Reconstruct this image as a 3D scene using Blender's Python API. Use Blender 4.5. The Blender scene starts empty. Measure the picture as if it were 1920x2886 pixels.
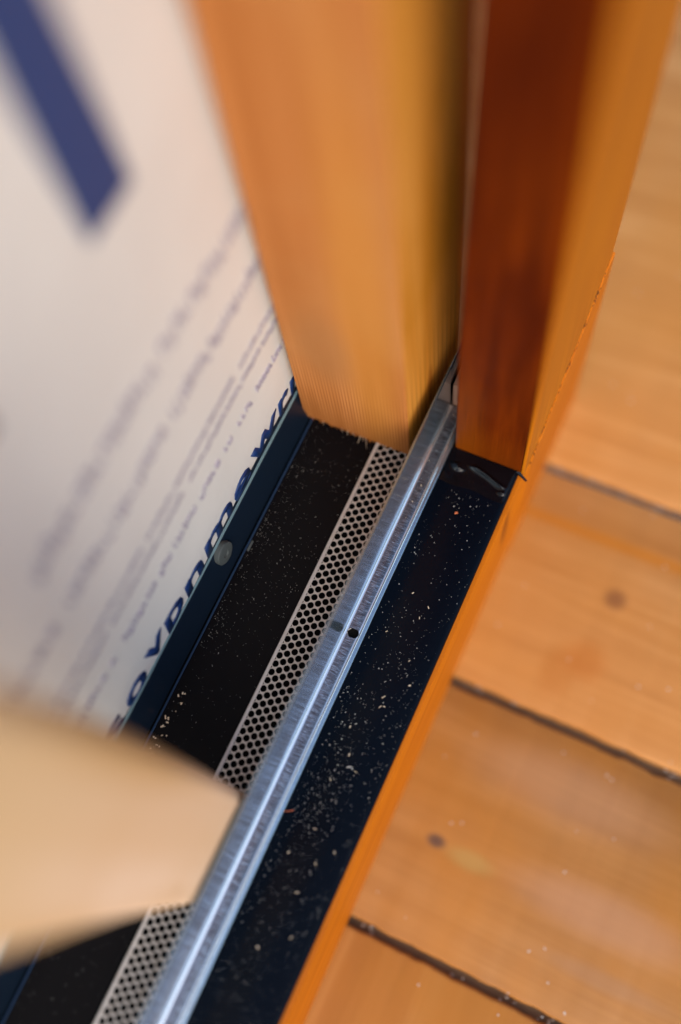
import bpy, bmesh, math, random
from mathutils import Vector, Matrix, noise
random.seed(7)
sc = bpy.context.scene
COL = sc.collection

# ------------------------------------------------------------------ camera
CAM_H = 0.48
cam_d = bpy.data.cameras.new("camera")
cam = bpy.data.objects.new("camera", cam_d)
COL.objects.link(cam)
rx = Vector((0.90229, 0.42119, -0.09199))      # image right in the world
ry = Vector((0.36781, -0.86337, -0.34542))     # image down
rz = Vector((-0.22491, 0.27784, -0.93393))     # view axis
M = Matrix.Identity(4)
for i in range(3):
    M[i][0], M[i][1], M[i][2] = rx[i], -ry[i], -rz[i]
M[2][3] = CAM_H
cam.matrix_world = M
cam_d.sensor_fit = 'HORIZONTAL'
cam_d.sensor_width = 24.0
cam_d.lens = 35.08
cam_d.clip_start = 0.01
cam_d.clip_end = 200
cam_d.dof.use_dof = True
cam_d.dof.focus_distance = 0.494
cam_d.dof.aperture_fstop = 1.35
cam_d.dof.aperture_blades = 9
sc.camera = cam

# ------------------------------------------------------------------ sky, sun, exposure
SUN_EL, SUN_AZ = math.radians(42), math.radians(-54)     # azimuth of the sun, from +x towards +y
w = bpy.data.worlds.new("World"); sc.world = w; w.use_nodes = True
nt = w.node_tree
bg = nt.nodes['Background']
sky = nt.nodes.new('ShaderNodeTexSky')
sky.sky_type = 'NISHITA'; sky.sun_disc = False
sky.sun_elevation = SUN_EL
sky.sun_rotation = math.pi/2 - SUN_AZ
sky.air_density = 1.0; sky.dust_density = 2.5; sky.ozone_density = 1.6
nt.links.new(sky.outputs[0], bg.inputs[0])
bg.inputs[1].default_value = 0.15
sd = bpy.data.lights.new("sun", 'SUN'); so = bpy.data.objects.new("sun", sd); COL.objects.link(so)
sd.energy = 0.95; sd.angle = math.radians(42); sd.color = (1.0, 0.90, 0.74)
sdir = Vector((math.cos(SUN_EL)*math.cos(SUN_AZ), math.cos(SUN_EL)*math.sin(SUN_AZ), math.sin(SUN_EL)))
so.rotation_euler = sdir.to_track_quat('Z', 'Y').to_euler()
so.location = sdir*3
sc.view_settings.view_transform = 'Standard'
sc.view_settings.look = 'None'
sc.view_settings.exposure = 0.70
sc.view_settings.gamma = 1
sc.cycles.max_bounces = 10

# ------------------------------------------------------------------ helpers
def tag(o, label, cat, group=None):
    o['label'] = label; o['category'] = cat
    if group: o['group'] = group
    return o

def empty(name, loc, label=None, cat=None, group=None):
    o = bpy.data.objects.new(name, None); COL.objects.link(o)
    o.location = loc; o.empty_display_size = 0.01
    if label: tag(o, label, cat, group)
    return o

def mesh(name, verts, faces, mat, parent=None, smooth=False, bevel=0.0, seg=2, matidx=None, angle=40):
    me = bpy.data.meshes.new(name)
    me.from_pydata([tuple(v) for v in verts], [], faces)
    me.update()
    bm = bmesh.new(); bm.from_mesh(me)
    bmesh.ops.recalc_face_normals(bm, faces=bm.faces)
    if bevel:
        es = [e for e in bm.edges if len(e.link_faces) == 2 and e.calc_face_angle(0) > math.radians(30)]
        bmesh.ops.bevel(bm, geom=es, offset=bevel, segments=seg, affect='EDGES', profile=0.5)
    bm.to_mesh(me); bm.free()
    for m in (mat if isinstance(mat, (list, tuple)) else [mat]): me.materials.append(m)
    if matidx:
        for p in me.polygons: p.material_index = matidx(p)
    o = bpy.data.objects.new(name, me); COL.objects.link(o)
    if smooth:
        for p in me.polygons: p.use_smooth = True
        me.set_sharp_from_angle(angle=math.radians(angle))
    if parent:
        o.parent = parent
        o.location = -parent.matrix_world.translation if False else (-parent.location.x, -parent.location.y, -parent.location.z)
    return o

def box(name, a, b, mat, parent=None, bevel=0.0006, **k):
    (x0, y0, z0), (x1, y1, z1) = a, b
    v = [(x0,y0,z0),(x1,y0,z0),(x1,y1,z0),(x0,y1,z0),(x0,y0,z1),(x1,y0,z1),(x1,y1,z1),(x0,y1,z1)]
    f = [(0,3,2,1),(4,5,6,7),(0,1,5,4),(1,2,6,5),(2,3,7,6),(3,0,4,7)]
    return mesh(name, v, f, mat, parent, bevel=bevel, smooth=True, **k)

def extrude_y(name, prof, y0, y1, mat, parent=None, n=1, wob=0.0, closed=True, seed=0):
    """profile of (x, z) points swept along y"""
    V, F = [], []
    m = len(prof)
    for i in range(n+1):
        y = y0 + (y1-y0)*i/n
        for j, (x, z) in enumerate(prof):
            dx = noise.noise((y*40, j*0.15+seed, 0))*wob
            V.append((x+dx, y, z+noise.noise((y*40, 9+seed, j*0.15))*wob))
    for i in range(n):
        for j in range(m if closed else m-1):
            a, b = i*m+j, i*m+(j+1) % m
            F.append((a, b, b+m, a+m))
    if closed:
        F.append(tuple(range(m))[::-1]); F.append(tuple(range(n*m, n*m+m)))
    return mesh(name, V, F, mat, parent, smooth=True, angle=50)

def prism(name, ring, zb, zt, mat, parent=None, levels=1, matidx=None, smooth=True):
    """ring of (x, y) raised from zb(x,y) to zt"""
    V, F = [], []
    m = len(ring)
    zbf = zb if callable(zb) else (lambda x, y: zb)
    for l in range(levels+1):
        t = l/levels
        for x, y in ring:
            z0 = zbf(x, y); V.append((x, y, z0+(zt-z0)*t))
    for l in range(levels):
        for j in range(m):
            a, b = l*m+j, l*m+(j+1) % m
            F.append((a, b, b+m, a+m))
    F.append(tuple(range(m))[::-1]); F.append(tuple(range(levels*m, levels*m+m)))
    return mesh(name, V, F, mat, parent, smooth=smooth, matidx=matidx, angle=60)

def round_rect(x0, y0, x1, y1, r, seg=4, sub=1):
    pts = []
    for cx, cy, a0 in ((x1-r, y0+r, -90), (x1-r, y1-r, 0), (x0+r, y1-r, 90), (x0+r, y0+r, 180)):
        for k in range(seg+1):
            a = math.radians(a0+90*k/seg); pts.append((cx+r*math.cos(a), cy+r*math.sin(a)))
    if sub > 1:
        out = []
        for i, p in enumerate(pts):
            q = pts[(i+1) % len(pts)]
            L = math.dist(p, q); n = sub if L > 4*r else 1
            for k in range(n): out.append((p[0]+(q[0]-p[0])*k/n, p[1]+(q[1]-p[1])*k/n))
        pts = out
    return pts

# ------------------------------------------------------------------ materials
class NB:
    def __init__(s, name):
        s.m = bpy.data.materials.new(name); s.m.use_nodes = True
        s.t = s.m.node_tree; s.p = s.t.nodes['Principled BSDF']
        s.geo = s.t.nodes.new('ShaderNodeNewGeometry')
    def n(s, t, **k):
        x = s.t.nodes.new(t)
        for a, b in k.items(): setattr(x, a, b)
        return x
    def l(s, a, b): s.t.links.new(a, b)
    def mapping(s, scale, rot=(0,0,0), loc=(0,0,0)):
        mp = s.n('ShaderNodeMapping'); mp.inputs['Scale'].default_value = scale
        mp.inputs['Rotation'].default_value = rot; mp.inputs['Location'].default_value = loc
        s.l(s.geo.outputs['Position'], mp.inputs['Vector']); return mp.outputs[0]
    def noise(s, vec, scale=1, detail=4, rough=.55, dist=0.0):
        x = s.n('ShaderNodeTexNoise'); x.inputs['Scale'].default_value = scale
        x.inputs['Detail'].default_value = detail; x.inputs['Roughness'].default_value = rough
        x.inputs['Distortion'].default_value = dist
        s.l(vec, x.inputs['Vector']); return x.outputs['Fac']
    def ramp(s, fac, stops):
        r = s.n('ShaderNodeValToRGB'); e = r.color_ramp.elements
        while len(e) < len(stops): e.new(.5)
        for el, (p, c) in zip(e, stops):
            el.position = p; el.color = (*c, 1) if len(c) == 3 else c
        s.l(fac, r.inputs[0]); return r.outputs[0]
    def mix(s, fac, a, b, mode='MIX'):
        x = s.n('ShaderNodeMix', data_type='RGBA', blend_type=mode)
        for v, i in ((fac, 0), (a, 6), (b, 7)):
            if hasattr(v, 'is_output'): s.l(v, x.inputs[i])
            else: x.inputs[i].default_value = v if i == 0 else (*v, 1)
        return x.outputs[2]
    def math(s, op, a, b=None, clamp=False):
        x = s.n('ShaderNodeMath', operation=op); x.use_clamp = clamp
        for i, v in enumerate((a, b)):
            if v is None: continue
            if hasattr(v, 'is_output'): s.l(v, x.inputs[i])
            else: x.inputs[i].default_value = v
        return x.outputs[0]
    def bump(s, h, strength=.3, dist=.001):
        b = s.n('ShaderNodeBump'); b.inputs['Strength'].default_value = strength
        b.inputs['Distance'].default_value = dist
        s.l(h, b.inputs['Height']); s.l(b.outputs[0], s.p.inputs['Normal'])
    def spot(s, centre, radius, stretch=(1,1,1)):
        """1 at a world point, 0 beyond the radius"""
        v = s.n('ShaderNodeVectorMath', operation='SUBTRACT'); s.l(s.geo.outputs['Position'], v.inputs[0])
        v.inputs[1].default_value = centre
        m = s.n('ShaderNodeVectorMath', operation='MULTIPLY'); s.l(v.outputs[0], m.inputs[0])
        m.inputs[1].default_value = stretch
        L = s.n('ShaderNodeVectorMath', operation='LENGTH'); s.l(m.outputs[0], L.inputs[0])
        r = s.n('ShaderNodeMapRange', interpolation_type='SMOOTHSTEP'); s.l(L.outputs['Value'], r.inputs[0])
        r.inputs[1].default_value = radius; r.inputs[2].default_value = radius*.25
        return r.outputs[0]
    def set(s, base=None, rough=None, metal=None, spec=None, coat=None):
        for nm, v in (('Base Color', base), ('Roughness', rough), ('Metallic', metal), ('Specular IOR Level', spec), ('Coat Weight', coat)):
            if v is None: continue
            if hasattr(v, 'is_output'): s.l(v, s.p.inputs[nm])
            else: s.p.inputs[nm].default_value = (*v, 1) if nm == 'Base Color' else v

def wood(name, light, mid, dark, along, fine=1.0, rough=.5, coat=0.0, rings=None, patches=None, bump=.25, seed=0, spots=()):
    """grain runs along axis `along`"""
    b = NB(name)
    sca = [260*fine]*3; sca['xyz'.index(along)] = 9*fine
    scb = [45*fine]*3; scb['xyz'.index(along)] = 3.5*fine
    g = b.noise(b.mapping(sca, loc=(seed, seed*.7, seed*.3)), 1, 5, .6, .6)
    h = b.noise(b.mapping(scb, loc=(seed*2, seed, seed)), 1, 4, .5, 1.0)
    p = b.noise(b.mapping((14, 14, 14), loc=(seed, 3, seed)), 1, 3, .5)
    c = b.ramp(h, [(.28, dark), (.5, mid), (.72, light)])
    c = b.mix(b.ramp(g, [(.3, (.55,)*3), (.62, (0,)*3)]), c, dark)
    hgt = g
    if rings:
        wv = b.n('ShaderNodeTexWave', wave_type='BANDS', bands_direction=rings[0].upper())
        wv.inputs['Scale'].default_value = rings[1]; wv.inputs['Distortion'].default_value = 2.5
        wv.inputs['Detail'].default_value = 2
        wv.inputs['Detail Scale'].default_value = .6
        sc_ = [1]*3; sc_['xyz'.index(along)] = .03
        b.l(b.mapping(sc_), wv.inputs['Vector'])
        c = b.mix(b.math('MULTIPLY', b.ramp(wv.outputs['Fac'], [(.45, (0,)*3), (.95, (1,)*3)]), rings[2]), c, rings[3])
    if patches:
        c = b.mix(b.ramp(p, [(.42, (0,)*3), (.68, (patches[0],)*3)]), c, patches[1])
    for s in spots:
        pos, r, col, st, amt = s
        c = b.mix(b.math('MULTIPLY', b.spot(pos, r, st), amt), c, col)
    b.set(c, rough, spec=.22, coat=coat)
    if coat: b.p.inputs['Coat Roughness'].default_value = .18
    b.bump(hgt, bump, .0004)
    return b

DZ = -0.12       # deck top
mat_deck = wood('deck_pine', (.60,.295,.095), (.50,.22,.058), (.40,.16,.035), 'x', .8, .45, .06, patches=(.6, (.47,.19,.035)), bump=.12, seed=3,
    spots=[((.0344,.1929,DZ), .010, (.20,.075,.025), (1,1.1,1), .75), ((-.0094,.0188,DZ), .0065, (.08,.045,.035), (.8,1.2,1), .85),
           ((.018,.1385,DZ), .02, (.40,.14,.02), (1.4,.8,1), .6), ((.031,.150,DZ), .018, (.42,.14,.02), (1,1,1), .7),
           ((.012,.017,DZ), .016, (.42,.27,.07), (.8,2,1), .5),
           ((.02,.2265,DZ), .006, (.5,.17,.012), (.035,1,1), .8), ((.09,.02,DZ), .02, (.36,.16,.07), (.5,2,1), .5),
           ((.09,-.005,DZ), .012, (.40,.2,.1), (.3,2,1), .4)]).m
mat_deck3 = wood('deck_pine_brown', (.48,.225,.066), (.40,.175,.044), (.31,.125,.025), 'x', .8, .45, .06, patches=(.7, (.44,.17,.022)), bump=.12, seed=41,
    spots=[((-.0094,.0188,DZ), .0065, (.08,.045,.035), (.8,1.2,1), .85), ((.012,.017,DZ), .016, (.40,.27,.08), (.8,2,1), .5), ((.09,.02,DZ), .03, (.44,.23,.12), (.4,1.5,1), .6),
           ((.05,.075,DZ), .04, (.46,.25,.13), (.5,1.5,1), .5), ((.10,-.01,DZ), .015, (.30,.15,.07), (.3,2,1), .5)]).m
mat_deck2 = wood('deck_pine_cross', (.54,.25,.07), (.46,.19,.045), (.37,.14,.025), 'y', .6, .45, .1, patches=(.7, (.5,.2,.03)), bump=.2, seed=8).m
mat_orange = wood('orange_varnish', (.60,.17,.001), (.54,.142,.001), (.42,.10,.0008), 'y', 1.4, .5, .0, patches=(.4, (.45,.12,.003)), bump=.2, seed=5,
    spots=[((-.037,.1775,-.03), .018, (.20,.045,.003), (1,2.2,.55), .8)]).m  # dark streak below the sill corner is a shadow painted in
mat_orange_v = wood('orange_varnish_upright', (.54,.175,.002), (.47,.14,.0015), (.37,.10,.001), 'z', 1.6, .5, .0, patches=(.4, (.42,.12,.003)), bump=.2, seed=6).m
mb = wood('mahogany_varnish', (.17,.026,.0003), (.105,.0135,.0002), (.05,.005,.0001), 'z', 2.6, .55, .0, patches=(.25, (.17,.03,.0005)), bump=.3, seed=11,
    spots=[((-.058,.1988,.0), .035, (.20,.042,.001), (1,1,.7), .35), ((-.072,.1988,.03), .016, (.22,.06,.002), (1,1,.2), .25)])
mb.p.inputs['Specular IOR Level'].default_value = .06
mat_maho = mb.m
ms = wood('rough_sawn_spruce', (.62,.265,.085), (.51,.195,.052), (.37,.12,.022), 'z', .75, .75, 0, rings=('x', 180, .7, (.32,.10,.02)), patches=(.5, (.48,.22,.07)), bump=.7, seed=14,
    spots=[((-.112,.185,.12), .10, (.54,.22,.03), (5,1,.5), .5), ((-.135,.185,.085), .02, (.36,.17,.06), (1,1,.4), .5)])
mat_stud = ms.m
mat_stud_side = wood('lit_spruce_side', (.86,.44,.14), (.78,.34,.06), (.60,.21,.012), 'z', .5, .55, 0, rings=('y', 60, .5, (.44,.15,.01)), patches=(.85, (.50,.19,.008)), bump=.3, seed=21,  # right face of the stud lightened in colour to stand in for light
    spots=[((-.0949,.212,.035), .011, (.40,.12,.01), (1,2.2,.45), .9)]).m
mat_pale = wood('pale_spruce', (.55,.35,.24), (.45,.26,.17), (.25,.12,.08), 'z', 1.0, .7, 0, bump=.4, seed=25).m
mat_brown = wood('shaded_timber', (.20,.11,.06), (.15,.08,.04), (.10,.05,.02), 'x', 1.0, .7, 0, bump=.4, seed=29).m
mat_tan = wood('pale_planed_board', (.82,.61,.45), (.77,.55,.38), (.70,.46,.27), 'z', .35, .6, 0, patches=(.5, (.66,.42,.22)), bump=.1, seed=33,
    spots=[((-.089,-.046,.075), .004, (.55,.33,.16), (1,1,.6), .5), ((-.089,-.03,.32), .16, (.66,.44,.21), (1,1,1), .6), ((-.089,.001,.20), .045, (.52,.28,.08), (1,2.2,.35), .75), ((-.089,-.064,.20), .035, (.54,.31,.10), (1,2.4,.35), .6)]).m  # last two spots put the shade of the rounded edges into the colour

def simple(name, col, rough, metal=0.0, spec=.5, coat=0.0):
    b = NB(name); b.set(col, rough, metal, spec, coat); return b
def black_paint(name, col, r0, r1, spec):
    b = NB(name)
    n1 = b.noise(b.mapping((60,60,60)), 1, 5, .6)
    n2 = b.noise(b.mapping((900,900,900)), 1, 3, .6)
    dust = b.math('MULTIPLY', b.ramp(n1, [(.45, (0,)*3), (.75, (1,)*3)]), b.ramp(n2, [(.45, (0,)*3), (.8, (1,)*3)]))
    c = b.mix(b.math('MULTIPLY', dust, .004), col, (.35,.36,.36))
    b.set(c, b.ramp(n1, [(.2, (r0,)*3), (.8, (r1,)*3)]), spec=spec)
    b.bump(b.noise(b.mapping((2500,2500,2500)), 1, 2, .5), .03, .0003)
    return b.m
mat_sill = black_paint('black_gloss_paint', (.0013,.0026,.0058), .16, .22, .09)
mat_tray = black_paint('black_satin_paint', (.0034,.0032,.0040), .30, .42, .08)
mat_strip = black_paint('blue_black_paint', (.006,.013,.026), .28, .34, .32)

def galv(name, base, r, painted_reflections=False):
    b = NB(name)
    st = b.noise(b.mapping((130, 1500, 260)), 1, 4, .65)
    bl = b.noise(b.mapping((40, 60, 40)), 1, 4, .6)
    c = b.mix(b.ramp(st, [(.35, (.35,)*3), (.65, (0,)*3)]), base, tuple(v*.55 for v in base))
    c = b.mix(b.ramp(bl, [(.5, (0,)*3), (.8, (.35,)*3)]), c, (.42,.36,.33))
    rr = b.math('ADD', b.math('MULTIPLY', st, .16), r)
    if painted_reflections:
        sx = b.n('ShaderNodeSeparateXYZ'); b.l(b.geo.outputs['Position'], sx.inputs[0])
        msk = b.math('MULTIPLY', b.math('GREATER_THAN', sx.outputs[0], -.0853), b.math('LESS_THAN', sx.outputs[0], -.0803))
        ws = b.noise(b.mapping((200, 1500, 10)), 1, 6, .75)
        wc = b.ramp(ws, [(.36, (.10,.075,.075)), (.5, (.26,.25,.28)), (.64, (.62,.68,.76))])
        c = b.mix(msk, c, wc)  # dark reflection in the slot band, painted as streaky dark metal
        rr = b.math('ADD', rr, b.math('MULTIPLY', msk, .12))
        # painted highlights: white glints along the rolled fillet and the outer bead
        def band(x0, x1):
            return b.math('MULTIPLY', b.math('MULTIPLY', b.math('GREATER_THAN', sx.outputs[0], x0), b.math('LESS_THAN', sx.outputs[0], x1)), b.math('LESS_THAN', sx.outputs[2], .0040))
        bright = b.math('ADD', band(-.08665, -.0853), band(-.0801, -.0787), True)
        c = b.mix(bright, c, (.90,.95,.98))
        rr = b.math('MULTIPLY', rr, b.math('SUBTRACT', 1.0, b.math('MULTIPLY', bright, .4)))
    b.set(c, rr, .9)
    b.bump(st, .12, .0003)
    return b.m
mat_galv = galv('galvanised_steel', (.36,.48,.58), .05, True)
bp = NB('perforated_metal')
pn = bp.noise(bp.mapping((220,220,220)), 1, 4, .6)
bp.set(bp.mix(bp.ramp(pn, [(.5, (0,)*3), (.75, (.55,)*3)]), (.58,.545,.51), (.40,.34,.27)), .42, .35)
mat_perf = bp.m
mat_void = simple('dark_cavity', (.004,.004,.004), .9, spec=.1).m
bw = NB('white_membrane')
bw.set(bw.mix(bw.noise(bw.mapping((25,25,25)), 1, 3, .5), (.74,.715,.665), (.70,.675,.63)), .5, spec=.35)
bw.bump(bw.noise(bw.mapping((18,30,30)), 1, 3, .5), .25, .004)
mat_wrap = bw.m
mat_hem = simple('clear_film_edge', (.17,.27,.30), .2, spec=.6).m
mat_blue = simple('navy_print', (.006,.032,.135), .45).m
mat_blue2 = simple('big_navy_print', (.022,.052,.17), .5).m
mat_grey = simple('grey_print', (.38,.34,.41), .6).m
mat_grey2 = simple('pale_grey_print', (.38,.34,.39), .6).m
mat_tape = simple('black_sealing_tape', (.0022,.0026,.004), .13, spec=.25).m
mat_zinc = simple('dull_zinc', (.07,.085,.085), .6, .0).m
mat_dust = simple('pale_dust', (.62,.60,.56), .8).m
mat_chip = wood('wood_chip', (.85,.72,.55), (.80,.65,.48), (.70,.54,.36), 'x', 2, .7).m
mat_chip2 = simple('orange_crumb', (.55,.14,.05), .7).m
mat_crumb = simple('grey_crumb', (.30,.25,.21), .9).m

# ------------------------------------------------------------------ ground and deck
gr = mesh('ground', [(-4,-4,-.2),(4,-4,-.2),(4,4,-.2),(-4,4,-.2)], [(0,1,2,3)], simple('soil', (.08,.06,.045), .95).m)
gr['kind'] = 'structure'
deck = empty('deck', (.3, .2, DZ)); deck['kind'] = 'structure'
joints = [-.36, -.20, -.0403, .1079, .2600, .715, .865]
gaps = [.005, .005, .0048, .0056, .0050, .005, .005]
for k in range(len(joints)-1):
    y0, y1 = joints[k]+gaps[k]/2, joints[k+1]-gaps[k+1]/2
    n = 170; X0, X1 = -.34, .42
    prof = [(y0+.0004, -.030), (y0, -.0022), (y0+.0006, -.0007), (y0+.0020, 0), (y1-.0020, 0), (y1-.0006, -.0007), (y1, -.0022), (y1-.0004, -.030)]
    V, F = [], []
    for i in range(n+1):
        x = X0+(X1-X0)*i/n
        for j, (y, z) in enumerate(prof):
            s = -1 if j < 4 else 1
            jit = 0
            if j in (1,2,3,4,5,6):
                jit = noise.noise((x*60, k*3.1+s, 0))*.0010 + noise.noise((x*400, k*5.7+s, 1))*.0009
            V.append((x, y+jit, DZ+z + (noise.noise((x*300, k+s, 5))*.0005 if j in (2,5) else 0)))
    m = len(prof)
    for i in range(n):
        for j in range(m):
            a, b = i*m+j, i*m+(j+1) % m
            F.append((a, b, b+m, a+m))
    F.append(tuple(range(m))); F.append(tuple(range(n*m, n*m+m)))
    mesh('plank', V, F, {1: mat_deck2, 2: mat_deck3}.get(k, mat_deck), deck, smooth=True, angle=50)

def crumbs(name, pts, mat, parent=None, flat=.5):
    """little irregular grains, (x, y, z, half-length, half-width, angle)"""
    V, F = [], []
    for x, y, z, a, b, r in pts:
        c, s = math.cos(r), math.sin(r); h = b*flat
        o = len(V)
        for (px, py, pz) in ((-a,-b*random.uniform(.3,1),0),(a,-b*random.uniform(.3,1),0),(a*random.uniform(.6,1),b,0),(-a*random.uniform(.6,1),b,0),
                             (-a*.6,-b*.4,h*2),(a*.7,-b*.3,h*2*random.uniform(.6,1.6)),(a*.5,b*.6,h*2),(-a*.5,b*.5,h*2)):
            V.append((x+px*c-py*s, y+px*s+py*c, z+pz))
        F += [(o,o+3,o+2,o+1),(o+4,o+5,o+6,o+7),(o,o+1,o+5,o+4),(o+1,o+2,o+6,o+5),(o+2,o+3,o+7,o+6),(o+3,o,o+4,o+7)]
    return mesh(name, V, F, mat, parent)
pts = []
for k, yj in ((2, -.0403), (3, .1079), (4, .2600)):
    dens = {2: 70, 3: 36, 4: 560}[k]
    for i in range(dens):
        x = random.uniform(-.04, .25)
        cl = noise.noise((x*55, k*7.3, 0))
        if k < 4 and cl < .12 and random.random() < .9: continue
        pts.append((x, yj+random.uniform(-.0022,.0022), DZ-(.006 if k < 4 else .007)+random.uniform(0,.004), random.uniform(.0006,.0016), random.uniform(.0005,.0012), random.uniform(0,3.1)))
cr = crumbs('gap_debris', pts, mat_crumb, deck); cr['kind'] = 'stuff'
mat_pack = simple('packed_dirt', (.19,.125,.07), .95).m
for yj in (-.0403, .1079):
    f_ = box('packed_dirt', (-.34, yj-.0035, DZ-.029), (.42, yj+.0035, DZ-.0078), mat_pack, deck, bevel=0); f_['kind'] = 'stuff'
# grey dust packed in the farthest joint
fl = box('dust_fill', (-.34, .2574, DZ-.028), (.42, .2626, DZ-.0055), simple('packed_dust', (.17,.13,.10), .95).m, deck, bevel=0)
fl['kind'] = 'stuff'
pts = [(random.uniform(-.03,.25), random.uniform(-.1,.5), DZ, random.uniform(.0003,.0009), random.uniform(.0002,.0006), random.uniform(0,3)) for _ in range(130)]
cr = crumbs('deck_specks', pts, mat_dust, deck, .2); cr['kind'] = 'stuff'

# ------------------------------------------------------------------ orange beam under the black sill
XF = -.0373
tag_beam = empty('sill_beam', (-.07, 0, DZ), 'long orange varnished timber beam under the black metal sill, standing on the floorboards', 'wooden beam')
n = 90
V, F = [], []
ys = [-.5+.812*i/n for i in range(n+1)]
def crack_z(y):
    if y < .1995: return -.0032
    t = (y-.1995)/(.312-.1995)
    return -.0032 + .0455*t**1.15 + noise.noise((y*900, 0, 0))*.0006 + noise.noise((y*260, 0, 4))*.0008
for y in ys:
    zt = crack_z(y)
    k = min(1, max(0, (y-.1985)/.004))
    jx = k*(.0011+noise.noise((y*700, 3, 1))*.0007+noise.noise((y*210, 3, 6))*.0005)
    V += [(-.075, y, DZ), (XF+k*.0011, y, DZ), (XF+jx, y, zt-.0010), (XF+jx-.0005, y, zt-k*.0004), (-.075, y, zt)]
for i in range(n):
    for j in range(5):
        a, b = i*5+j, i*5+(j+1) % 5
        F.append((a, b, b+5, a+5))
F += [(0,1,2,3,4), tuple(n*5+j for j in range(5))]
mesh('beam', V, F, mat_orange, tag_beam, smooth=True)

# ------------------------------------------------------------------ post on the beam: dark jamb with an orange face
post = empty('door_post', (-.056, .2, 0), 'dark red varnished post with an orange outer face, right of the rough timber stud', 'wooden post')
ring = round_rect(-.0755, .1988, -.0390, .309, .0010, 3, 40)
def post_zb(x, y): return max(.0015, crack_z(y)+.0012+noise.noise((y*1300, 4, 0))*.0003) if y > .2 else .0012+noise.noise((x*900,0,0))*.0003
prism('jamb', ring, post_zb, .80, mat_maho, post)
ring = round_rect(-.03895, .1986, XF+.0002, .3105, .0007, 3, 110)
def face_zb(x, y):
    return crack_z(y)+.0013+noise.noise((y*1500, 2, 0))*.0010+noise.noise((y*380, 7, 0))*.0009
prism('face_board', ring, face_zb, .80, mat_orange_v, post)
# chewed splinters along the joint
for i in range(26):
    y = random.uniform(.205, .307); z = crack_z(y)+random.uniform(-.0012,.0016); L = random.uniform(.0010,.0034)
    sl = .42+random.uniform(-.12,.12)
    V = [(XF-.0004,y,z),(XF+random.uniform(.0002,.0008),y+L*.5,z+L*.5*sl+.0003),(XF-.0002,y+L,z+L*sl),(XF+.0001,y+L*.5,z+L*.5*sl-.0004)]
    mesh('splinter', V, [(0,1,2),(0,2,3),(0,3,1),(1,3,2)], mat_orange_v, post)

pts = []
for i in range(70):
    y = random.uniform(.203, .309)
    if noise.noise((y*170, 0, 2)) < -.1: continue
    pts.append((XF+random.uniform(.0002,.0010), y, crack_z(y)-.0002, random.uniform(.0003,.0009), random.uniform(.0001,.0003), math.pi/2+random.uniform(-.3,.3)))
dk = crumbs('crack_shade_grains', pts, simple('painted_crack_shade', (.11,.04,.008), .9).m, tag_beam, .5); dk['kind'] = 'stuff'  # dark grains stand in for the shade inside the cracked joint

# ------------------------------------------------------------------ rough stud
stud = empty('timber_stud', (-.126, .215, 0), 'rough sawn upright timber stud standing on the black tray, with splintered lower edge', 'timber stud')
ring = round_rect(-.1568, .1850, -.0949, .2500, .0007, 3, 70)
def stud_zb(x, y):
    e = noise.noise((x*420, y*420, 3))*.0011 + noise.noise((x*1700, y*1700, 8))*.0009
    return .0022 + (e if y < .19 else 0)
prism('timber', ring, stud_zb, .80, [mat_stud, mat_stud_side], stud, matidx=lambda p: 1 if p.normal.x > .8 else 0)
for (x, dx, dz, L) in ((-.1235,.0006,-.2,.0050),(-.1205,.0035,-.3,.0060),(-.1222,.0022,.6,.0034),(-.131,.0012,-.2,.0026),(-.1345,.002,.1,.0022),(-.128,.0025,.1,.002),(-.113,.001,-.3,.0022),(-.1455,.0018,.1,.0024),(-.109,.0014,-.2,.0016)):
    y = .1849; z = .0026
    V = [(x,y,z),(x+.0005,y,z),(x+.0002,y,z+.0006),(x+dx,y-L,max(.0004, z+dz*.003))]
    mesh('splinter', V, [(0,1,2),(0,2,3),(0,3,1),(1,3,2)], mat_chip, stud)
for i in range(34):
    x = random.uniform(-.155, -.1); y = .1851; L = random.uniform(.0006, .0016); dx = random.uniform(-.0006, .0008)
    V = [(x,y,.0020),(x+.0008,y,.0022),(x+.0004,y,.0030),(x+dx+.0004,y-L,.0022-random.uniform(0,.0010))]
    mesh('splinter', V, [(0,1,2),(0,2,3),(0,3,1),(1,3,2)], mat_stud, stud)

# timbers at the back of the bay
tag(box('wood_block', (-.0862, .2205, .0005), (-.0752, .2440, .024), mat_pale, bevel=.001),
    'small pale pinkish wood block at the steel rail end, beside the dark red post', 'wood block')
tag(box('far_timber', (-.1250, .3500, -.1195), (-.0700, .3750, .60), simple('grey_timber', (.30,.20,.13), .8).m, bevel=.001), 'greyish brown timber glimpsed through the narrow gap between stud and post', 'timber')
tag(box('brown_board', (-.1598, .2105, .0006), (-.1560, .2600, .5), mat_brown, bevel=.0005), 'brown board in shadow behind the left edge of the rough stud', 'board')

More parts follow.
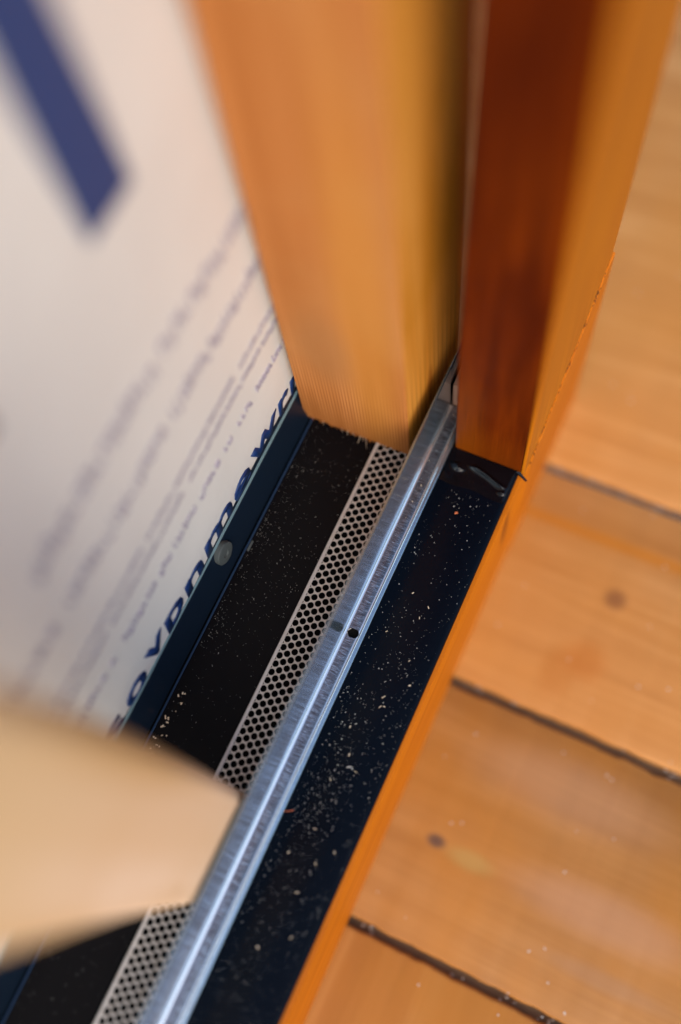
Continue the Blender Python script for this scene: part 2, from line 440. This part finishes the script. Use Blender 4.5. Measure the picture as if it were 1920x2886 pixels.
# ------------------------------------------------------------------ wall with printed membrane
wall = empty('membrane_wall', (-.166, 0, .03), 'upright panel faced with white printed membrane, blurred blue and grey lettering, left of the tray', 'wall panel')
WX = -.1600
box('backing_panel', (-.182, -.45, .027), (-.1612, .42, .62), simple('chipboard', (.32,.22,.13), .8).m, wall)
ny, nz = 120, 40
V, F = [], []
def wx(y, z): return WX + noise.noise((y*9, z*9, 0))*.0009
def edge_z(y): return .0222+noise.noise((y*30, 2, 0))*.0006
for i in range(ny+1):
    y = -.45+.87*i/ny
    for j in range(nz+1):
        z = edge_z(y)+(.62-edge_z(y))*(j/nz)**1.6
        V.append((wx(y, z), y, z))
N0 = len(V)
V += [(v[0]-.0009, v[1], v[2]) for v in V[:N0]]
q = nz+1
for i in range(ny):
    for j in range(nz):
        a = i*q+j
        F.append((a, a+q, a+q+1, a+1)); F.append((N0+a, N0+a+1, N0+a+q+1, N0+a+q))
    a = i*q; F.append((a, N0+a, N0+a+q, a+q))
    a = i*q+nz; F.append((a, a+q, N0+a+q, N0+a))
mesh('membrane', V, F, mat_wrap, wall, smooth=True)
# clear film hem
V, F = [], []
for i in range(ny+1):
    y = -.45+.87*i/ny
    zt = edge_z(y)+.0004; zb = edge_z(y)-.0011-.0005*noise.noise((y*22, 0, 3))
    V += [(WX+.0007, y, zt), (WX+.0011, y, zb), (WX+.0007, y, zb-.0002), (WX+.0003, y, zt)]
for i in range(ny):
    for j in range(4):
        a, b = i*4+j, i*4+(j+1) % 4
        F.append((a, b, b+4, a+4))
mesh('film_hem', V, F, mat_hem, wall, smooth=True)

def quad_print(name, polys, mat, parent, lift=.0002):
    """flat print on the membrane; polys of (y, z)"""
    V, F = [], []
    for P in polys:
        o = len(V)
        for y, z in P: V.append((wx(y, z)+.0006+lift, y, z))
        F.append(tuple(range(o, o+len(P))))
        m = len(P)
        for y, z in P: V.append((wx(y, z)-.0003, y, z))
        F.append(tuple(range(o+2*m-1, o+m-1, -1)))
        for i in range(m):
            j = (i+1) % m; F.append((o+i, o+m+i, o+m+j, o+j))
    return mesh(name, V, F, mat, parent)
# big blue upright stroke
polys = []
for i in range(12):
    z0, z1 = .2435+i*.02, .2435+(i+1)*.02
    polys.append([(.1172, z0), (.1412, z0), (.1412, z1), (.1172, z1)])
quad_print('printed_stroke', polys, mat_blue2, wall)
polys = [[(.0330, .236+i*.02), (.0580, .236+i*.02), (.0580, .256+i*.02), (.0330, .256+i*.02)] for i in range(12)]
quad_print('printed_stroke', polys, simple('big_grey_print', (.10,.10,.13), .5).m, wall)
# rows of small grey print, far too blurred to read
def text_row(z, h, gl, words, mat, seed, tone=1.0):
    rnd = random.Random(seed); polys = []
    for a, b in words:
        y = a
        while y < b:
            wd = rnd.uniform(.5, 1.25)*gl; hh = h*rnd.choice((.62, .68, .72, 1.0, .7)); zz = z+(rnd.choice((0,0,0,-.25))*h)
            t = gl*.22
            k = rnd.random()
            polys.append([(y, zz), (y+t, zz), (y+t, zz+hh), (y, zz+hh)])
            if k < .75: polys.append([(y+wd-t, zz), (y+wd, zz), (y+wd, zz+h*.66), (y+wd-t, zz+h*.66)])
            if k < .6: polys.append([(y+t, zz+h*.53), (y+wd-t, zz+h*.53), (y+wd-t, zz+h*.68), (y+t, zz+h*.68)])
            if k > .4: polys.append([(y+t, zz), (y+wd-t, zz), (y+wd-t, zz+h*.13), (y+t, zz+h*.13)])
            y += wd+gl*.30
    return quad_print('text_line', polys, mat, wall)
text_row(.0690, .0052, .0030, [(-.20,-.115),(-.10,-.04),(-.031,-.020),(-.012,.014),(.020,.024),(.032,.060),(.064,.072),(.078,.098),(.103,.119),(.128,.135),(.142,.154),(.161,.196),(.202,.25)], mat_grey, 4)
text_row(.0905, .0036, .0018, [(-.2,-.09),(-.08,.03),(.034,.098),(.103,.17),(.174,.26)], mat_grey2, 5)
text_row(.1010, .0036, .0018, [(-.2,-.06),(-.05,.065),(.07,.15),(.156,.26)], mat_grey2, 6)
text_row(.1350, .0090, .0040, [(-.2,-.1),(-.09,.02),(.03,.105),(.112,.26)], mat_grey2, 7)
text_row(.1680, .0105, .0046, [(-.2,-.07),(-.06,-.02),(.03,.115),(.122,.26)], mat_grey2, 8)
# the large blue letters cut off by the edge of the membrane
def glyph_mesh(ch, offs):
    cu = bpy.data.curves.new('glyph', 'FONT'); cu.body = ch; cu.size = 1.0; cu.offset = offs; cu.resolution_u = 3
    o = bpy.data.objects.new('glyph', cu); COL.objects.link(o)
    bpy.context.view_layer.update()
    dg = bpy.context.evaluated_depsgraph_get()
    me = bpy.data.meshes.new_from_object(o.evaluated_get(dg))
    bpy.data.objects.remove(o); bpy.data.curves.remove(cu)
    return me
for ch, y0, y1, top in (('s',-.0125,.0035,.0300),('o',.0085,.0260,.0300),('v',.0290,.0450,.0340),('p',.0475,.0640,.0322),('n',.0672,.0845,.0300),
                        ('m',.0885,.1165,.0306),('e',.1195,.1372,.0300),('w',.1395,.1680,.0314),('r',.1702,.1812,.0318),('r',.1835,.1950,.0320)):
    me = glyph_mesh(ch, .022)
    xs = [v.co.x for v in me.vertices]; zs = [v.co.y for v in me.vertices]
    xm, xM, zM = min(xs), max(xs), max(zs)
    bm = bmesh.new(); bm.from_mesh(me)
    xh = zM if zM > .3 else .5
    for v in bm.verts:
        y = y0+(v.co.x-xm)/(xM-xm)*(y1-y0); z = top+.0040+(v.co.y-zM)/.52*.0140
        v.co = Vector((0, y+ (z-.024)*.15, z))
    zc = edge_z((y0+y1)/2)+.0002
    bmesh.ops.bisect_plane(bm, geom=bm.verts[:]+bm.edges[:]+bm.faces[:], plane_co=(0,0,zc), plane_no=(0,0,-1), clear_outer=True)
    ret = bmesh.ops.extrude_face_region(bm, geom=bm.faces[:])
    ex = {v for v in ret['geom'] if isinstance(v, bmesh.types.BMVert)}
    for v in bm.verts: v.co.x = wx(v.co.y, v.co.z) + (.0004 if v in ex else -.0002)
    bmesh.ops.recalc_face_normals(bm, faces=bm.faces)
    bm.to_mesh(me); bm.free()
    me.materials.clear(); me.materials.append(mat_blue)
    o = bpy.data.objects.new('printed_letter', me); COL.objects.link(o); o.parent = wall
    o.location = (-wall.location.x, -wall.location.y, -wall.location.z)

# ------------------------------------------------------------------ blue-black edge strip with its screw
strip = empty('edge_strip', (-.157, 0, 0), 'dark blue black metal strip below the printed membrane, holding one screw', 'metal strip')
extrude_y('strip', [(-.1537,.0002),(-.1607,.0262),(-.1612,.0264),(-.1612,.0040),(-.1600,.0003)], -.45, .2080, mat_strip, strip, 60, .00015)
# screw head lies on the sloping face
nrm = Vector((1, 0, .14)).normalized(); up = Vector((0,1,0)); sd_ = nrm.cross(up)
def disc_stack(name, centre, rings_, mat, parent, n=28):
    V, F = [], []
    for r, h in rings_:
        for i in range(n):
            a = 2*math.pi*i/n
            V.append(centre + nrm*h + (up*math.cos(a)+sd_*math.sin(a))*r)
    for k in range(len(rings_)-1):
        for i in range(n):
            a, b = k*n+i, k*n+(i+1) % n
            F.append((a, b, b+n, a+n))
    F.append(tuple(range((len(rings_)-1)*n, len(rings_)*n)))
    F.append(tuple(range(n))[::-1])
    return mesh(name, V, F, mat, parent, smooth=True, angle=35)
scr_c = Vector((-.1563, .0957, .0150))
disc_stack('screw', scr_c, [(.0063,-.0030),(.0063,.0006),(.0060,.0009),(.0045,.0011),(.0022,.0011),(.0020,.0005)], mat_zinc, strip)

# ------------------------------------------------------------------ black tray
tray = empty('metal_tray', (-.133, 0, 0), 'dusty black metal tray floor between the membrane wall and the perforated strip', 'metal tray')
extrude_y('tray_floor', [(-.1520,.0000),(-.1520,.0002),(-.1144,.0002),(-.1144,-.0010),(-.1520,-.0010)], -.45, .2080, mat_tray, tray, 40)
extrude_y('folded_lip', [(-.1525,-.0008),(-.1525,.0007),(-.1523,.0011),(-.1519,.0012),(-.1516,.0009),(-.1516,.0003),(-.1519,-.0008)], -.45, .2080, simple('sky_glint_lip', (.02,.045,.10), .5, spec=.15).m, tray, 30, .00008)  # blue base colour stands in for sky reflected along the fold
extrude_y('black_backing', [(-.1144,-.0012),(-.0700,-.0012),(-.0700,-.0120),(-.1144,-.0120)][::-1] if False else [(-.2000,-.0130),(-.0760,-.0130),(-.0760,-.0145),(-.2000,-.0145)], -.45, .2600, mat_void, tray)  # unseen black sheet added so the holes and gaps read dark
box('tray_end', (-.1600, .2081, -.012), (-.0760, .2100, .0004), mat_tray, tray, bevel=.0002)
box('snagged_flake', (-.1511,.1046,.0002),(-.1500,.1105,.0009), mat_zinc, tray, bevel=.0002)

# ------------------------------------------------------------------ perforated strip: a real sheet with real holes
perf = empty('perforated_strip', (-.1, 0, 0), 'pale metal strip full of small round holes between tray and steel rail', 'perforated strip')
PX, PY, RH, ZP = .00309, .00447, .00170, .0020
NS = 12
V, F = [], []
y_start, rows, cols = -.215, 92, 9
# Voronoi cell of the staggered lattice: six corners and the six edge midpoints
nb = [(0,PY),(-PX,PY/2),(-PX,-PY/2),(0,-PY),(PX,-PY/2),(PX,PY/2)]
def corner(p, q):
    (a, b), (c, d) = p, q
    D = 2*(a*d-b*c); A = a*a+b*b; B = c*c+d*d
    return ((d*A-b*B)/D, (a*B-c*A)/D)
cell = []
for i in range(6):
    c0, c1 = corner(nb[i-1], nb[i]), corner(nb[i], nb[(i+1) % 6])
    cell += [c0, ((c0[0]+c1[0])/2, (c0[1]+c1[1])/2)]
angs = [math.atan2(y, x) for x, y in cell]
for c in range(cols):
    cx = -.1111+c*PX
    for r in range(rows):
        cy = y_start+(r+(.5 if c % 2 else 0))*PY + .0003
        o = len(V)
        for x, y in cell: V.append((cx+x, cy+y, ZP))
        for rad, z in ((RH+.00010, ZP), (RH, ZP-.00012), (RH, ZP-.0005)):
            for a in angs: V.append((cx+rad*math.cos(a), cy+rad*math.sin(a), z))
        for k in range(3):
            for i in range(NS):
                a, b = o+k*NS+i, o+k*NS+(i+1) % NS
                F.append((a, a+NS, b+NS, b))
panel = mesh('perforated_panel', V, F, mat_perf, perf, smooth=False)
# rim pieces: folded left edge (closes the lattice's ragged side from below) and right border
extrude_y('folded_edge', [(-.1142,-.0010),(-.1142,.0019),(-.1140,.00225),(-.1137,.00235),(-.1134,.0022),(-.11245,.00205),(-.11245,.0017),(-.1137,.0017),(-.1137,-.0010)], -.45, .2080, mat_perf, perf)
V, F = [], []

# ------------------------------------------------------------------ galvanised angle rail with its slot
rail = empty('steel_rail', (-.0868, 0, 0), 'shiny galvanised steel angle rail with one slotted hole, beside the black sill', 'steel rail')
RX = -.0868
prof = [(-.0879,.0026),(-.0879,.0425),(-.0881,.0434),(-.0878,.0441),(-.0871,.0441),(-.0867,.0434),(RX,.0420)]
prof += [(-.0854-.0014*math.cos(math.radians(a)), .0046-.0014*math.sin(math.radians(a))) for a in range(0, 91, 10)]
prof += [(-.0828,.0031),(-.0803,.0032),(-.0798,.0034),(-.0794,.0033),(-.0790,.0027),(-.0787,.0022),(-.0783,.0020),(-.0774,.0020),(-.0770,.0018),(-.0768,.0014),(-.0768,.0004),(-.0800,.0004),(-.0806,.0018),(-.0856,.0018),(-.0869,.0026)]
def build_rail():
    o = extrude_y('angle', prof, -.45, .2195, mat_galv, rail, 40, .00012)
    # slot cutter
    bm = bmesh.new()
    P = []
    sx0, sx1, sy, hr = -.0855, -.0794, .0869, .0024
    for k in range(13):
        a = math.radians(-90+180*k/12); P.append((sx1-hr+hr*math.cos(a), sy+hr*math.sin(a)))
    for k in range(13):
        a = math.radians(90+180*k/12); P.append((sx0+hr+hr*math.cos(a), sy+hr*math.sin(a)))
    lo = [bm.verts.new((x, y, -.003)) for x, y in P]; hi = [bm.verts.new((x, y, .012)) for x, y in P]
    bm.faces.new(lo[::-1]); bm.faces.new(hi)
    for i in range(len(P)):
        j = (i+1) % len(P); bm.faces.new((lo[i], lo[j], hi[j], hi[i]))
    bmesh.ops.recalc_face_normals(bm, faces=bm.faces)
    cm = bpy.data.meshes.new('cutter'); bm.to_mesh(cm); bm.free()
    co = bpy.data.objects.new('cutter', cm); COL.objects.link(co)
    rail_loc = o.parent.location
    md = o.modifiers.new('slot', 'BOOLEAN'); md.operation = 'DIFFERENCE'; md.solver = 'EXACT'; md.object = co
    bpy.context.view_layer.update()
    dg = bpy.context.evaluated_depsgraph_get()
    me = bpy.data.meshes.new_from_object(o.evaluated_get(dg))
    o.modifiers.clear(); o.data = me
    bpy.data.objects.remove(co)
    for p in me.polygons: p.use_smooth = True
    me.set_sharp_from_angle(angle=math.radians(40))
    return o
build_rail()
box('slot_shadow', (-.0860,.0835,-.0012), (-.0795,.0905,.0004), mat_void, rail, bevel=0)
# top flange carries on past the end of the floor
box('flange_end', (-.0879,.2196,.0262), (RX,.2450,.0440), mat_galv, rail, bevel=.0004)

# ------------------------------------------------------------------ black sill with folded edge
sill = empty('black_sill', (-.058, 0, 0), 'wide glossy black metal sill littered with sawdust, right of the steel rail', 'sill')
extrude_y('sill_sheet', [(-.0795,0),(-.0790,.0002),(-.0420,.0002),(-.0408,.0000),(-.0400,-.0008),(-.0397,-.0018),(-.0397,-.0030),(-.0403,-.0030),(-.0795,-.0028)], -.45, .1983, mat_sill, sill, 60, .00005)

# crumpled sealing tape at the foot of the post
tape = empty('sealing_tape', (-.058, .19, 0), 'crumpled glossy black tape at the foot of the dark red post', 'sealing tape')
nx_, ny_ = 70, 50
V, F = [], []
def tape_z(u, v):
    def fold(u0, v0, u1, v1, w, h):
        dx, dy = u1-u0, v1-v0; L = math.hypot(dx, dy)
        t = ((u-u0)*dx+(v-v0)*dy)/L/L; d = ((u-u0)*dy-(v-v0)*dx)/L
        return h*math.exp(-(d/w)**2)/(1+math.exp(-(t)*14))/(1+math.exp((t-1)*14))
    z = fold(.40,.64,.92,.40,.055,.0022)+fold(.14,.60,.22,.44,.06,.0016)+fold(.90,.30,.97,.24,.06,.0010)
    n_ = noise.noise((u*3.2, v*2.2, 1))*.0006+noise.noise((u*9, v*5, 4))*.00012
    fade = min(1, v/.25)*min(1, (1-u)/.04+.2)
    return .0003+fade*max(0, z+n_+.0004)
for i in range(nx_+1):
    for j in range(ny_+1):
        u, v = i/nx_, j/ny_
        x = -.0762+.0352*u; y = .1795+.0193*v - .0006*math.sin(u*9)*(1-v)
        V.append((x, y, tape_z(u, v)))
N0 = len(V)
V += [(v[0], v[1], v[2]-.0003) for v in V]
q = ny_+1
for i in range(nx_):
    for j in range(ny_):
        a = i*q+j
        F.append((a, a+q, a+q+1, a+1)); F.append((N0+a, N0+a+1, N0+a+q+1, N0+a+q))
for i in range(nx_):
    a = i*q; F.append((a, N0+a, N0+a+q, a+q)); a += ny_; F.append((a, a+q, N0+a+q, N0+a))
for j in range(ny_):
    F.append((j, j+1, N0+j+1, N0+j)); a = nx_*q+j; F.append((a, N0+a, N0+a+1, a+1))
mesh('tape_sheet', V, F, mat_tape, tape, smooth=True, angle=80)
mesh('tape_tongue', [(-.0415,.1978,.0012),(-.0350,.1955,-.0004),(-.0343,.1965,-.0010),(-.0395,.1984,.0016),(-.0415,.1978,.0004),(-.0350,.1955,-.0010),(-.0343,.1965,-.0015),(-.0395,.1984,.0008)],
     [(0,1,2,3),(4,7,6,5),(0,4,5,1),(1,5,6,2),(2,6,7,3),(3,7,4,0)], mat_tape, tape)

# ------------------------------------------------------------------ tan board standing behind the rail
zs_ = [.0030, .035, .07, .10, .135, .165, .20, .25, .30, .335]
yt_ = [-.0032, -.0028, -.0020, -.0016, -.0016, -.0018, -.0020, -.0032, -.0055, -.007]
yb_ = [-.0535, -.0545, -.0554, -.0564, -.0578, -.0594, -.0618, -.0640, -.066, -.067]
V, F = [], []
first = True
for z, a, b in zip(zs_, yt_, yb_):
    ring = round_rect(0, 0, 1, 1, .01, 1)
    W_, T_ = a-b, .0235
    pts = []
    r = .0055
    base = round_rect(-.0890-T_, b, -.0890, a, r, 7)
    for (x, y) in base:
        t = (y-(a+b)/2)/(W_/2)
        bulge = -.0012*t*t if x > -.0890-T_/2 else 0
        pts.append((x+bulge, y, z))
    m = len(pts); o = len(V); V += pts
    if not first:
        for j in range(m):
            j2 = (j+1) % m; F.append((o-m+j, o-m+j2, o+j2, o+j))
    first = False
F.append(tuple(range(m))[::-1]); F.append(tuple(range(len(V)-m, len(V))))
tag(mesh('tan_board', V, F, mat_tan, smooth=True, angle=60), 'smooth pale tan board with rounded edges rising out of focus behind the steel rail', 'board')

# ------------------------------------------------------------------ dust and chips
def rnd_size(lo, hi): return lo*(hi/lo)**(random.random()**2.2)
pts = []
while len(pts) < 2600:
    x = random.uniform(-.0758, -.0412); y = random.uniform(-.22, .178)
    if y > .06 and random.random() > .30+.35*max(0, .14-y)/.08: continue
    if noise.noise((x*70, y*45, 2))*.6+.45 < random.random()*.9: continue
    s = rnd_size(.00007, .00028)*(.65+.35*min(1, max(0, (y+.06)/.12)))
    pts.append((x, y, .0002, s, s*random.uniform(.35, .9), random.uniform(0, 3.1)))
d = crumbs('sill_dust', pts, mat_dust, flat=.35); d['kind'] = 'stuff'
d['label'] = 'fine pale sawdust scattered over the glossy black sill'
pts = []
while len(pts) < 1100:
    x = -.1503+.036*random.random()**1.7; y = random.uniform(-.22, .183)
    if y < .05 and random.random() > .35: continue
    if noise.noise((x*60, y*40, 5))*.5+.5 < random.random()*.9: continue
    s = rnd_size(.00007, .00019)
    pts.append((x, y, .0002, s, s*random.uniform(.35, .9), random.uniform(0, 3.1)))
d = crumbs('tray_dust', pts, mat_dust, flat=.35); d['kind'] = 'stuff'
d['label'] = 'fine grey dust scattered over the black tray floor'
pts = [(-.1503+random.uniform(0,.006), random.uniform(-.01,.03), .0003, random.uniform(.0003,.0008), random.uniform(.0002,.0005), random.uniform(0,3)) for _ in range(26)]
d = crumbs('tray_grit', pts, mat_chip, flat=.5); d['kind'] = 'stuff'
d['label'] = 'pale grit gathered along the left edge of the black tray'

GROUP = 'pale wood chips lying on the black sill'
LBL = 'tiny pale wood chip lying on the glossy black sill among sawdust'
chips = [(-.0541,.1143,.0012,.0004,2.2),(-.0560,.1076,.0011,.0004,2.0),(-.0681,.0949,.0011,.00035,.9),(-.0562,.0649,.0017,.0005,.95),(-.0558,.0600,.0016,.0003,1.1),
         (-.0541,.0608,.0009,.0005,.1),(-.0470,.0750,.0010,.0007,.6),(-.0362-.0115,-.0092,.0014,.0004,2.0),(-.0604,-.0036,.0014,.00035,.1),(-.0538,.0275,.0013,.0004,.0),
         (-.0632,.0195,.0012,.0004,2.2),(-.0535,-.0173,.0014,.0005,2.4),(-.0599,.0334,.0012,.0005,1.7),(-.0640,.1180,.0010,.0005,1.0),(-.0560,-.032,.0016,.0005,.6),(-.0500,-.050,.0015,.0005,1.2),
         (-.0620,-.060,.0014,.0006,2.6),(-.0670,-.018,.0012,.0005,1.0),(-.0650,.0455,.0011,.0004,1.6),(-.0520,.0860,.0010,.00035,1.3)]
for i, (x, y, a, b, r) in enumerate(chips):
    tag(crumbs('wood_chip', [(x, y, .0002, a*(.62 if y > .03 else .5), b*(.55 if y > .03 else .42), r)], mat_chip, flat=.5), LBL, 'wood chip', GROUP)
tag(crumbs('orange_crumb', [(-.0607,.1655,.0002,.0009,.0007,.4)], mat_chip2, flat=.5), 'small orange brown crumb on the black sill just below the crumpled tape', 'crumb')
# a curled shaving and a long fibre poking out from under the rail
tag(crumbs('shaving', [(-.0577,.0282,.0002,.0012,.0002,.55),(-.0560,.0283,.0002,.0008,.0002,2.2)], mat_dust, flat=.8), 'bent white V shaped shaving on the black sill', 'wood shaving')
tag(crumbs('long_fibre', [(-.0752,-.0018,.0010,.0030,.00016,.55)], mat_chip2, flat=.6), 'long thin orange wood fibre poking out from under the steel rail', 'wood fibre')
pts = [(random.uniform(-.0846,-.0807), random.uniform(.150,.215), .0033, random.uniform(.0002,.0006), random.uniform(.00012,.0002), random.uniform(0,3)) for _ in range(5)]
d = crumbs('rail_grit', pts, mat_chip, flat=.5); d['kind'] = 'stuff'
d['label'] = 'few pale crumbs lying in the steel rail near the post'
